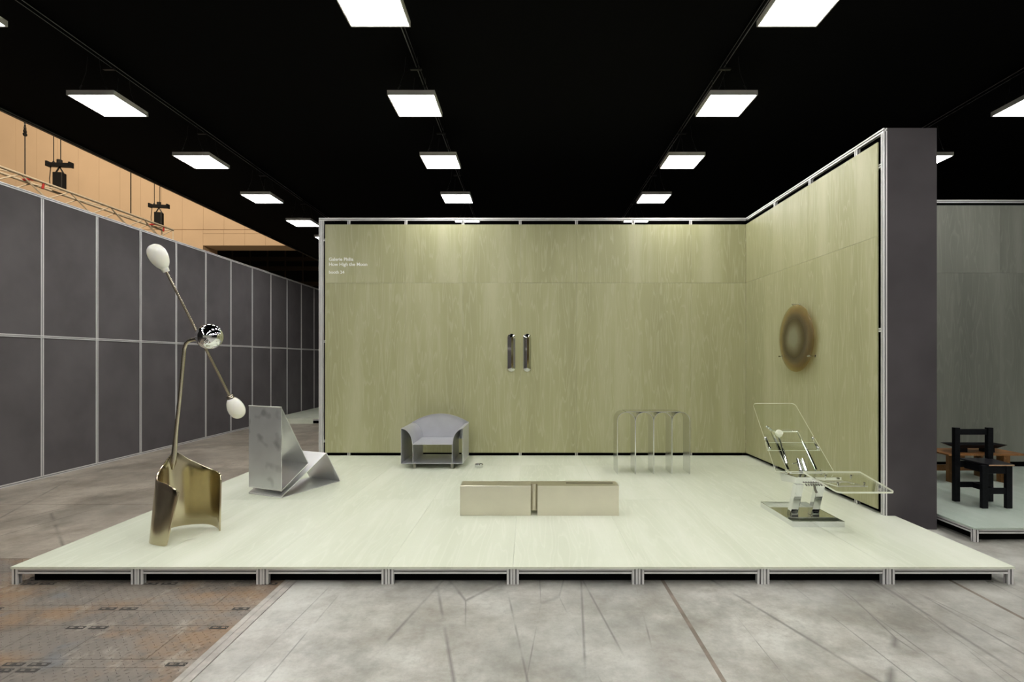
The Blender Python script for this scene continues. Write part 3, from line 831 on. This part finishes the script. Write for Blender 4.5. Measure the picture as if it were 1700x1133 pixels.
poly = [(ax0, ay1 - th, AZ(zs - 0.03))] + [(x, ay1 - th, z) for x, z in arch] + [(ax1, ay1 - th, AZ(zs - 0.03))]
mb = MB(); mb.prism(poly, (0, th, 0)); mb.build('backrest', M['armalu'], ac)
# folded rim of the back: a shallow return forward along the arch
rim = []
mb = MB()
for k in range(24):
    (xa, zA), (xb, zB) = arch[k], arch[k + 1]
    mb.add([(xa, ay1 - 0.03, zA), (xb, ay1 - 0.03, zB), (xb, ay1 + 0.002, zB), (xa, ay1 + 0.002, zA), (xa, ay1 - 0.03, zA + 0.006), (xb, ay1 - 0.03, zB + 0.006), (xb, ay1 + 0.002, zB + 0.006), (xa, ay1 + 0.002, zA + 0.006)], BOXF)
o = mb.build('back_rim', M['armalu'], ac)
bm = bmesh.new(); bm.from_mesh(o.data); bmesh.ops.remove_doubles(bm, verts=bm.verts, dist=1e-5); bm.to_mesh(o.data); bm.free()
for x in (-1.735, -1.165):
    for y in (7.945, 8.55):
        box('leg', x - 0.02, x + 0.02, y, y + 0.06, AZ(0), AZ(z0), M['chair_leg'], ac)

# ---- small clear dish
di = MB(); R = 0.065
prof = [(0.0, R - 0.008), (0.004, R), (0.046, R), (0.050, R - 0.004), (0.050, R - 0.012), (0.014, R - 0.016), (0.012, 0.0)]
di.lathe((-0.765, 8.03, FLOORTOP), (0, 0, 1), prof, 32)
o = di.build('dish', M['steel'], None, loc=(-0.765, 8.03, FLOORTOP)); shade_auto(o, 40)
tag(o, 'small round shiny dish on the platform floor beside the aluminium armchair', 'dish')

# ---- bench
be = thing('bench', 'long low bench of two brushed nickel blocks joined at a narrow slit', 'bench', (0.11, 5.63, FLOORTOP))
by0, by1, bz = 5.53, 5.745, .317
bx = [-0.727, 0.022, 0.090, 0.950]
box('bench_block', bx[0], bx[1], by0, by1, AZ(0), AZ(bz), M['nickel'], be, 0.004)
# right block with a long slot let into its top
sl0, sl1 = 0.40, 0.905
sy0, sy1 = by0 + 0.10, by0 + 0.142
gx = [bx[2], sl0, sl1, bx[3]]; gy = [by0, sy0, sy1, by1]; zt_b = AZ(bz)
v = [(x, y, zt_b) for y in gy for x in gx]; f = []
for j in range(3):
    for i in range(3):
        if (i, j) != (1, 1): f.append((j * 4 + i, j * 4 + i + 1, j * 4 + i + 5, j * 4 + i + 4))
v += [(bx[2], by0, AZ(0)), (bx[3], by0, AZ(0)), (bx[3], by1, AZ(0)), (bx[2], by1, AZ(0))]
v += [(sl0, sy0, zt_b - .12), (sl1, sy0, zt_b - .12), (sl1, sy1, zt_b - .12), (sl0, sy1, zt_b - .12)]
f += [(0, 1, 2, 3, 17, 16), (3, 7, 11, 15, 18, 17), (15, 14, 13, 12, 19, 18), (12, 8, 4, 0, 16, 19), (16, 17, 18, 19)]
f += [(5, 6, 21, 20), (6, 10, 22, 21), (10, 9, 23, 22), (9, 5, 20, 23), (20, 21, 22, 23)]
mesh_obj('bench_block', v, f, M['nickel'], be)
mb = MB()
ccx = (bx[1] + bx[2]) / 2; rr = 0.052
arcp = [(ccx + rr * math.sin(a), by0 + 0.125 - rr * math.cos(a)) for a in [(-0.75 + 1.5 * k / 12) for k in range(13)]]
arcp = [(min(max(x, bx[1] + 0.0005), bx[2] - 0.0005), y) for x, y in arcp]
mb.prism([(x, y, AZ(0.035)) for x, y in arcp] + [(bx[2] - 0.0005, by1 - 0.002, AZ(0.035)), (bx[1] + 0.0005, by1 - 0.002, AZ(0.035))], (0, 0, bz - 0.036))
shade_auto(mb.build('bench_spine', M['nickel'], be), 40)

# ---- arched console
co = thing('console_table', 'polished steel console of four slim arches under a flat strip top', 'table', (1.79, 7.7, FLOORTOP))
cy0, cy1 = 7.54, 7.87; cx0 = 1.2705; pitch = .2630; ct = .0075; ch = .903
for k in range(4):
    xc = cx0 + pitch * (k + .5); ro = pitch / 2 - 0.0004; zc = ch - ct - ro
    outl = [(xc - ro, 0)] + [(xc - ro * math.cos(a), zc + ro * math.sin(a)) for a in [math.pi * i / 24 for i in range(25)]] + [(xc + ro, 0)]
    ri = ro - ct
    inl = [(xc - ri, 0)] + [(xc - ri * math.cos(a), zc + ri * math.sin(a)) for a in [math.pi * i / 24 for i in range(25)]] + [(xc + ri, 0)]
    n = len(outl); v = []
    for yv in (cy0, cy1): v += [(x, yv, AZ(z)) for x, z in outl] + [(x, yv, AZ(z)) for x, z in inl]
    f = []
    for i in range(n - 1):
        f += [(i, i + 1, n + i + 1, n + i), (2 * n + i, 3 * n + i, 3 * n + i + 1, 2 * n + i + 1), (i, 2 * n + i, 2 * n + i + 1, i + 1), (n + i, n + i + 1, 3 * n + i + 1, 3 * n + i)]
    f += [(0, n, 3 * n, 2 * n), (n - 1, 3 * n - 1, 4 * n - 1, 2 * n - 1)]
    shade_auto(mesh_obj('arch', v, f, M['steel'], co), 40)
box('top_strip', cx0 + pitch * 0.5, cx0 + pitch * 3.5, cy0, cy1, AZ(ch - ct), AZ(ch), M['steel'], co)

# ---- wall sconces
def sconce(xc, label):
    zc = CAMZ + .124; H = .325; w = .066; bk = 0.026
    root = thing('wall_sconce', label, 'wall lamp', (xc, WBY, zc), 'chrome sconces')
    n = 40; hh = H - w; m = 2 * (n + 1)
    def ring(sc, yv):
        pts = [(xc + w * sc * math.cos(math.pi * k / n), yv, zc + hh + w * sc * math.sin(math.pi * k / n)) for k in range(n + 1)]
        return pts + [(xc - w * sc * math.cos(math.pi * k / n), yv, zc - hh - w * sc * math.sin(math.pi * k / n)) for k in range(n + 1)]
    d1 = w * 0.5 * math.tan(math.radians(43)); d2 = w * 0.5 * math.tan(math.radians(34))
    v = ring(1.0, WBY) + ring(1.0, WBY - bk) + ring(0.5, WBY - bk - d1) + [(xc, WBY - bk - d1 - d2, zc + hh), (xc, WBY - bk - d1 - d2, zc - hh)]
    f = [(q * m + i, q * m + (i + 1) % m, (q + 1) * m + (i + 1) % m, (q + 1) * m + i) for q in range(2) for i in range(m)]
    T_, B_ = 3 * m, 3 * m + 1
    for i in range(n): f.append((2 * m + i, 2 * m + i + 1, T_))
    for i in range(n + 1, m - 1): f.append((2 * m + i, 2 * m + i + 1, B_))
    f.append((2 * m + n, 2 * m + n + 1, B_, T_)); f.append((3 * m - 1, 2 * m, T_, B_))
    f.append(tuple(range(m))[::-1])
    o = mesh_obj('sconce_shell', v, f, M['sconce'], root)
    return root
sconce(-0.300, 'chrome capsule-shaped wall sconce on the green boards, the one nearer the armchair')
sconce(-0.031, 'chrome capsule-shaped wall sconce on the green boards, the one nearer the arched console')

# ---- amber glass disc on the right wall
DX, DY, DZ, DR = 3.662, 7.21, CAMZ + .298, .462
dc = thing('glass_wall_disc', 'amber smoked glass disc held off the green side wall by three steel pins', 'wall art', (DX, DY, DZ))
n = 64; prof = [(0.0, -0.030), (0.1, -0.0295), (0.2, -0.028), (0.3, -0.0225), (0.4, -0.013), (DR - 0.004, -0.002), (DR, 0.003)]
v = []; f = []
for r_, dx in prof:
    for k in range(n):
        a = 2 * math.pi * k / n; v.append((DX + dx, DY + max(r_, 0.002) * math.cos(a), DZ + max(r_, 0.002) * math.sin(a)))
for r_, dx in reversed(prof):
    for k in range(n):
        a = 2 * math.pi * k / n; v.append((DX + dx + 0.009, DY + max(r_, 0.002) * math.cos(a), DZ + max(r_, 0.002) * math.sin(a)))
R_ = 2 * len(prof)
for i in range(R_ - 1):
    for k in range(n): f.append((i * n + k, i * n + (k + 1) % n, (i + 1) * n + (k + 1) % n, (i + 1) * n + k))
f.append(tuple(range(n))); f.append(tuple((R_ - 1) * n + k for k in range(n)))
shade_auto(mesh_obj('glass_disc', v, f, M['smoked'], dc), 60)
for a in (90, 212, 328):
    ca, sa = math.cos(math.radians(a)), math.sin(math.radians(a)); rr = DR + 0.004
    mb = MB(); y_, z_ = DY + rr * ca, DZ + rr * sa
    mb.lathe((WRX - 0.001, y_, z_), (-1, 0, 0), [(0, 0.016), (0.004, 0.016), (0.004, 0.007), (0.085, 0.007), (0.085, 0.011), (0.105, 0.011)], 14)
    mb.bar((DX, y_, z_), (DX, y_ - ca * 0.03, z_ - sa * 0.03), 0.012, 0.010, up=(1, 0, 0))
    shade_auto(mb.build('support_pin', M['steel'], dc), 40)

# ---- acrylic chaise
CX = 2.87
cs = thing('acrylic_chaise', 'reclining chair of clear acrylic sheets on chrome legs and a steel tray base', 'chair', (2.85, 5.5, FLOORTOP))
bx0, bx1, b0, b1, bh = 2.595, 3.105, 5.15, 5.87, .055
bt = 0.006
mb = MB()
box('base_frame', bx0, bx1, b0, b0 + bt, AZ(0), AZ(bh), M['chrome'], cs)
box('base_frame', bx0, bx1, b1 - bt, b1, AZ(0), AZ(bh), M['chrome'], cs)
box('base_frame', bx0, bx0 + bt, b0 + bt, b1 - bt, AZ(0), AZ(bh), M['chrome'], cs)
box('base_frame', bx1 - bt, bx1, b0 + bt, b1 - bt, AZ(0), AZ(bh), M['chrome'], cs)
box('base_plate', bx0 + bt, bx1 - bt, 5.30, 5.66, AZ(bh - 0.010), AZ(bh - 0.002), M['chrome'], cs)
for xl in (2.715, 2.93):
    mb = MB(); mb.prism([(xl - 0.038, 5.37, AZ(bh - 0.002)), (xl + 0.038, 5.37, AZ(bh - 0.002)), (xl + 0.038, 5.44, AZ(bh - 0.002)), (xl - 0.038, 5.44, AZ(bh - 0.002))], (0.0, -0.13, .345))
    leg = mb.build('leg', M['chrome'], cs, bevel=0.004)
    box('foot_block', xl - 0.034, xl + 0.034, 5.345, 5.37, AZ(bh - 0.002), AZ(bh + 0.028), M['chrome'], leg, 0.003)
mb = MB(); mb.prism([(2.63, 5.16, AZ(.43)), (2.63, 5.46, AZ(.385)), (2.63, 5.50, AZ(.47)), (2.63, 5.14, AZ(.495))], (.44, 0, 0))
mb.build('bracket', M['chrome'], cs, bevel=0.004)
mb = MB()
for q in range(14):
    mb.tube([(2.72 + 0.025 * q, 5.15, AZ(.425)), (2.72 + 0.025 * q, 5.13, AZ(.415))], 0.008, 6)
mb.tube([(2.83, 5.2, AZ(.41)), (2.835, 5.19, AZ(.36)), (2.845, 5.18, AZ(.33))], 0.012, 8)
mb.build('lock_gear', M['chair_leg'], cs)
# backrest plane
Yb, zb_, Yt, zt_ = 5.45, .487, 6.14, 1.138
dv = Vector((0, Yt - Yb, zt_ - zb_)); LB = dv.length; dv.normalize(); nb = Vector((0, -dv.z, dv.y))   # nb points to the sitter
def BP(u, v_, w=0.0): return Vector((CX + u, Yb, AZ(zb_))) + dv * v_ + nb * w
def rounded(poly, r, seg=6):
    out = []
    n = len(poly)
    for i in range(n):
        p = Vector(poly[i]); a = Vector(poly[i - 1]); b = Vector(poly[(i + 1) % n])
        rr = r[i] if isinstance(r, (list, tuple)) else r
        if rr < 1e-4: out.append(tuple(p)); continue
        d0 = (a - p).normalized() * rr; d1 = (b - p).normalized() * rr
        for k in range(seg + 1):
            t = k / seg; out.append(tuple((p + d0) * (1 - t) ** 2 + p * 2 * t * (1 - t) + (p + d1) * t * t))
    return out
def acrylic_sheet(name, poly, fn, th):
    n = len(poly); v = [fn(u, w, 0) for u, w in poly] + [fn(u, w, -th) for u, w in poly]
    f = [tuple(range(n)), tuple(range(n, 2 * n))[::-1]] + [(i, (i + 1) % n, n + (i + 1) % n, n + i) for i in range(n)]
    return mesh_obj(name, v, f, M['acrylic'], cs, mats=[M['acrylic'], M['acrylic_edge']], fmat=[0, 0] + [1] * n)
acrylic_sheet('backrest', rounded([(-.302, -.005), (.302, .0), (.247, .95), (-.247, .95)], [0.01, 0.01, 0.05, 0.05]), BP, 0.010)
Sx = 2.92; Ys0, zs0, Ys1, zs1 = 4.53, .505, 5.06, .570
ds = Vector((0, Ys1 - Ys0, zs1 - zs0)).normalized(); nsv = Vector((0, -ds.z, ds.y)); LS = math.hypot(Ys1 - Ys0, zs1 - zs0)
def SP(u, v_, w=0.0): return Vector((Sx + u, Ys0, AZ(zs0))) + ds * v_ + nsv * w
acrylic_sheet('seat', rounded([(-.25, 0), (.25, 0), (.277, LS), (-.277, LS)], [0.045, 0.045, 0.02, 0.02]), SP, 0.016)
# chrome frame behind the backrest
def fbar(name, pts, w, h, parent=cs, mat='chrome', off=-0.035):
    mb = MB()
    for a, b in zip(pts[:-1], pts[1:]): mb.bar(BP(a[0], a[1], off), BP(b[0], b[1], off), w, h, up=nb)
    return mb.build(name, M[mat], parent, bevel=0.002)
fbar('back_frame', [(-.147, .03), (-.147, .562), (.147, .562), (.147, .03)], 0.024, 0.02)
mb = MB(); mb.tube([BP(-.098, .459, -0.03), BP(-.115, .30, -0.03)], 0.013, 12); mb.tube([BP(-.115, .30, -0.03), BP(-.136, .114, -0.03)], 0.020, 12); mb.tube([BP(-.097, .47, -0.03), BP(-.093, .50, -0.03)], 0.009, 8)
shade_auto(mb.build('gas_spring', M['chrome'], cs), 40)
mb = MB(); c = BP(-.092, .503, 0.004)
mb.lathe(c, nb, [(-0.03, 0.030), (-0.026, 0.038), (0.012, 0.038), (0.02, 0.030)], 20)
o = mb.build('knob', M['acrylic_edge'], cs); shade_auto(o, 30); o['label'] = 'clear faceted acrylic knob'
mb = MB(); mb.tube([BP(-.135, .56, -0.035), BP(-.18, .63, -0.035)], 0.014, 12); shade_auto(mb.build('lever', M['steel'], cs), 40)
mb = MB(); mb.tube([BP(-.02, .02, -0.03), BP(.0, .17, -0.03)], 0.022, 14); mb.tube([BP(.035, .02, -0.03), BP(.05, .17, -0.03)], 0.020, 14); mb.tube([BP(-.02, .13, -0.03), BP(-.075, .115, -0.03)], 0.005, 8)
shade_auto(mb.build('lock_cylinder', M['chrome'], cs), 40)
acrylic_sheet('cross_strip', [(-.285, .285), (.285, .285), (.275, .395), (-.275, .395)], lambda u, v_, w: BP(u, v_, w - 0.022), 0.010)
for sx in (-1, 1):
    mb = MB()
    for vv in (.30, .44): mb.lathe(BP(sx * .262, vv, 0.006), nb, [(-0.035, 0.006), (-0.035, 0.012), (0.0, 0.012), (0.004, 0.008)], 12)
    mb.bar(BP(sx * .262, .29, -0.012), BP(sx * .255, .46, -0.012), 0.016, 0.012, up=nb)
    shade_auto(mb.build('side_clip', M['chrome'], cs), 40)
# rails and screws under the seat
mb = MB()
for xr in (2.80, 3.04):
    mb.bar((xr, 5.44, AZ(.45)), (xr, 4.72, AZ(.505)), 0.03, 0.012)
mb.bar((2.80, 4.74, AZ(.505)), (3.04, 4.74, AZ(.505)), 0.03, 0.012); mb.bar((2.80, 5.0, AZ(.484)), (3.04, 5.0, AZ(.484)), 0.03, 0.012)
mb.build('seat_frame', M['chrome'], cs)
mb = MB(); mb.bar((2.68, 5.40, AZ(.46)), (2.68, 5.47, AZ(.49)), 0.02, 0.03); mb.bar((3.05, 5.40, AZ(.46)), (3.05, 5.47, AZ(.49)), 0.02, 0.03)
for uu in (-.147, .147): mb.bar(BP(uu, .04, -0.035), (CX + uu, 5.40, AZ(.44)), 0.024, 0.02)
mb.build('hinge', M['chrome'], cs)
for xx, vv in ((2.80, .22), (3.04, .22), (2.80, .42), (3.04, .42)):
    mb = MB(); pz = SP(xx - Sx, vv, 0)
    mb.lathe(pz, nsv, [(-0.035, 0.006), (0.0, 0.006), (0.0, 0.011), (0.005, 0.009)], 12); mb.build('screw', M['chrome'], cs)

# ---- black chair in the neighbouring booth
bc = thing('dining_chair', 'black stained plank chair with a tapered seat, on the neighbouring platform', 'chair', (5.17, 5.95, FLOORTOP))
def plank(name, x0, x1, y0, y1, za, zb, mat='ebony'): return box(name, x0, x1, y0, y1, AZ(za), AZ(zb), M[mat], bc, 0.003)
plank('leg', 4.942, 5.002, 6.075, 6.125, 0, .858); plank('leg', 5.325, 5.388, 6.075, 6.125, 0, .858)
plank('leg', 5.018, 5.082, 5.795, 5.835, 0, .474); plank('leg', 5.285, 5.350, 5.795, 5.835, 0, .474)
plank('backrest', 5.003, 5.324, 6.09, 6.112, .775, .842)
mb = MB(); mb.prism([(5.07, 5.775, AZ(.475)), (5.35, 5.775, AZ(.475)), (5.388, 6.12, AZ(.485)), (5.02, 6.12, AZ(.485))], (0, 0, .016)); mb.build('seat', M['ebony_top'], bc)
mb = MB(); mb.box(5.07, 5.35, 5.7725, 5.7745, AZ(.476), AZ(.490)); o = mb.build('seat_edge', M['woodedge'], bc); o['label'] = 'bare wood front edge of the seat'
plank('apron', 5.003, 5.324, 6.08, 6.10, .40, .474); plank('apron', 5.084, 5.284, 5.80, 5.82, .385, .462)
plank('apron', 5.05, 5.072, 5.836, 6.08, .39, .462); plank('apron', 5.30, 5.322, 5.836, 6.08, .39, .462)
plank('stretcher', 5.003, 5.324, 6.085, 6.107, .165, .228); plank('stretcher', 5.084, 5.284, 5.802, 5.824, .158, .226); plank('stretcher', 5.15, 5.172, 5.826, 6.084, .162, .226)

# ---- low wooden table with tray
wt = thing('coffee_table', 'low warm brown wooden table on plank legs behind the black chair', 'table', (6.13, 7.25, FLOORTOP))
for i in range(3):
    y0 = 6.99 + i * .17
    box('top_plank', 5.60, 6.66, y0 + .001, y0 + .169, AZ(.365), AZ(.385), M['wood'], wt, 0.002)
for xa, xb in ((5.66, 5.70), (6.345, 6.385)):
    for ya, yb in ((7.0, 7.055), (7.058, 7.115)): box('leg', xa, xb, ya, yb, AZ(0), AZ(.365), M['woodv'], wt, 0.002)
    for ya, yb in ((7.36, 7.415), (7.418, 7.475)): box('leg', xa, xb, ya, yb, AZ(0), AZ(.365), M['woodv'], wt, 0.002)
box('leg', 6.386, 6.43, 7.0, 7.04, AZ(0), AZ(.365), M['woodv'], wt, 0.002); box('leg', 5.701, 5.745, 7.0, 7.04, AZ(0), AZ(.365), M['woodv'], wt, 0.002)
box('stretcher', 5.701, 6.02, 7.38, 7.41, AZ(.085), AZ(.17), M['woodv'], wt, 0.002); box('stretcher', 6.024, 6.344, 7.38, 7.41, AZ(.085), AZ(.17), M['woodv'], wt, 0.002)
box('brace', 6.01, 6.11, 7.34, 7.37, AZ(.245), AZ(.365), M['woodv'], wt, 0.002)
tr = thing('tray', 'black boat-shaped tray on two block feet, standing on the wooden table', 'tray', (6.12, 7.2, AZ(.385)))
v = []; f = []
def rect(x0, x1, y0, y1, z): return [(x0, y0, z), (x1, y0, z), (x1, y1, z), (x0, y1, z)]
o_ = [rect(5.86, 6.36, 7.12, 7.28, AZ(.445)), rect(5.74, 6.47, 7.08, 7.32, AZ(.495)), rect(5.755, 6.455, 7.095, 7.305, AZ(.495)), rect(5.875, 6.345, 7.135, 7.265, AZ(.452))]
for q in o_: v += q
for a in range(3):
    for k in range(4): f.append((a * 4 + k, a * 4 + (k + 1) % 4, a * 4 + 4 + (k + 1) % 4, a * 4 + 4 + k))
f += [(0, 1, 2, 3), (12, 13, 14, 15)]
mesh_obj('tray_body', v, f, M['ebony'], tr)
for xa in (5.87, 6.24): box('foot', xa, xa + .10, 7.13, 7.27, AZ(.385), AZ(.445), M['ebony'], tr, 0.002)

# ---- truss and rigging above the charcoal wall
tx0, tx1 = -9.14, -8.86; tzt, tzb = 5.03, 4.75; ty0, ty1 = 6.2, 13.05
ls = thing('lighting_truss', 'bare metal lighting truss running along behind the top of the charcoal wall', 'truss', (-9.0, 9.5, 4.89))
for x in (tx0, tx1):
    for z in (tzb, tzt):
        mb = MB(); mb.tube([(x, ty0, z), (x, ty1, z)], 0.025, 8); shade_auto(mb.build('chord', M['truss'], ls), 50)
nb_ = 14; st = (ty1 - ty0) / nb_
for i in range(nb_):
    ya, yb = ty0 + i * st, ty0 + (i + 1) * st
    fl = i % 2
    for face in range(4):
        if face == 0: a, b = (tx1, ya, tzb if fl else tzt), (tx1, yb, tzt if fl else tzb)
        elif face == 1: a, b = (tx0, ya, tzt if fl else tzb), (tx0, yb, tzb if fl else tzt)
        elif face == 2: a, b = (tx0 if fl else tx1, ya, tzt), (tx1 if fl else tx0, yb, tzt)
        else: a, b = (tx1 if fl else tx0, ya, tzb), (tx0 if fl else tx1, yb, tzb)
        mb = MB(); mb.tube([a, b], 0.011, 6); mb.build('diagonal_brace', M['truss'], ls)
for yv in (ty0, ty1):
    mb = MB(); mb.tube([(tx0, yv, tzt), (tx1, yv, tzt), (tx1, yv, tzb), (tx0, yv, tzb), (tx0, yv, tzt)], 0.016, 6); mb.build('end_frame', M['truss'], ls)
for yv in (9.45, 12.6):
    o = MB(); o.tube([(tx0, yv, tzt + .01), (tx0 + 0.1, yv + .05, tzt + .04), (tx1, yv + .12, tzt + .01), (tx1, yv + .10, tzt - .12)], 0.022, 6)
    ob = o.build('sling', M['red'], ls); ob['label'] = 'red webbing sling'

def hoist(y, label, rot):
    x = -9.0; zt = 5.06
    h = thing('chain_hoist', label, 'hoist', (x, y, zt))
    ca, sa = math.cos(rot), math.sin(rot)
    mb = MB(); d = Vector((ca, sa, 0))
    c = Vector((x, y, zt))
    mb.bar(c + Vector((0, 0, .02)), c + Vector((0, 0, .32)), .17, .13, up=d.cross(Vector((0, 0, 1)))); mb.build('motor', M['blackmetal'], h, bevel=0.015)
    mb = MB(); mb.bar(c + d * -.20 + Vector((0, 0, .47)), c + d * .20 + Vector((0, 0, .47)), .09, .075); mb.build('beam', M['blackmetal'], h, bevel=0.008)
    for s in (-1, 1):
        mb = MB(); mb.bar(c + d * (s * .195) + Vector((0, 0, .43)), c + d * (s * .195) + Vector((0, 0, .53)), .03, .10); mb.build('end_stop', M['blackmetal'], h)
    mb = MB(); mb.tube([c + d * -.07 + Vector((0, 0, .31)), c + d * -.02 + Vector((0, 0, .40)), c + Vector((0, 0, .44)), c + d * .02 + Vector((0, 0, .40)), c + d * .07 + Vector((0, 0, .31))], 0.014, 8); mb.build('shackle', M['blackmetal'], h)
    mb = MB(); mb.tube([c + Vector((0, 0, .50)), c + Vector((0, 0, .57))], 0.045, 8); mb.build('hook_block', M['blackmetal'], h)
    for dx in (-.10, .02):
        mb = MB(); mb.tube([c + d * dx + Vector((0, 0, .5)), c + d * dx + Vector((0, 0, 6.5))], 0.008, 6); mb.build('chain', M['blackmetal'], h)
    mb = MB(); mb.tube([c + d * -.16 + Vector((0, 0, .46)), c + d * -.10 + Vector((0, 0, .55)), c + d * -.06 + Vector((0, 0, .47))], 0.008, 6)
    mb.tube([c + d * -.15 + Vector((0, 0, .44)), c + d * -.17 + Vector((0, 0, .2)), c + d * -.16 + Vector((0, 0, .0))], 0.008, 6); mb.build('cable', M['blackmetal'], h)
    return h
hoist(10.05, 'black chain hoist hanging over the truss, the bigger one nearer the viewer', 0.15)
hoist(12.75, 'black chain hoist hanging at the far end of the truss', 0.2)
def hang(y, label, z1, hook):
    c = Vector((-9.0, y, tzt + 0.04))
    h = thing('hanging_wire', label, 'wire', tuple(c))
    mb = MB(); mb.tube([c, c + Vector((0, 0, z1))], 0.009 if hook else 0.012, 6); mb.build('steel_wire', M['blackmetal'], h)
    if hook:
        for k in range(5):
            mb = MB(); mb.lathe(c + Vector((0, 0, z1 + 0.03 + k * .055)), (1, 0.3 * k, 0), [(-0.012, .02), (-0.012, .034), (0.012, .034), (0.012, .02)], 10); mb.build('chain_link', M['blackmetal'], h)
        mb = MB(); mb.tube([c + Vector((0, 0, z1 + .27)), c + Vector((0.07, 0, z1 + .34)), c + Vector((.16, 0, z1 + .44)), c + Vector((.3, 0, z1 + 2.5))], 0.012, 6); mb.build('hook', M['blackmetal'], h)
hang(9.36, 'thin steel wire with a chain and hook, above the near end of the truss', .72, True)
hang(11.85, 'plain black wire dropping to the truss between the two chain hoists', 6.0, False)
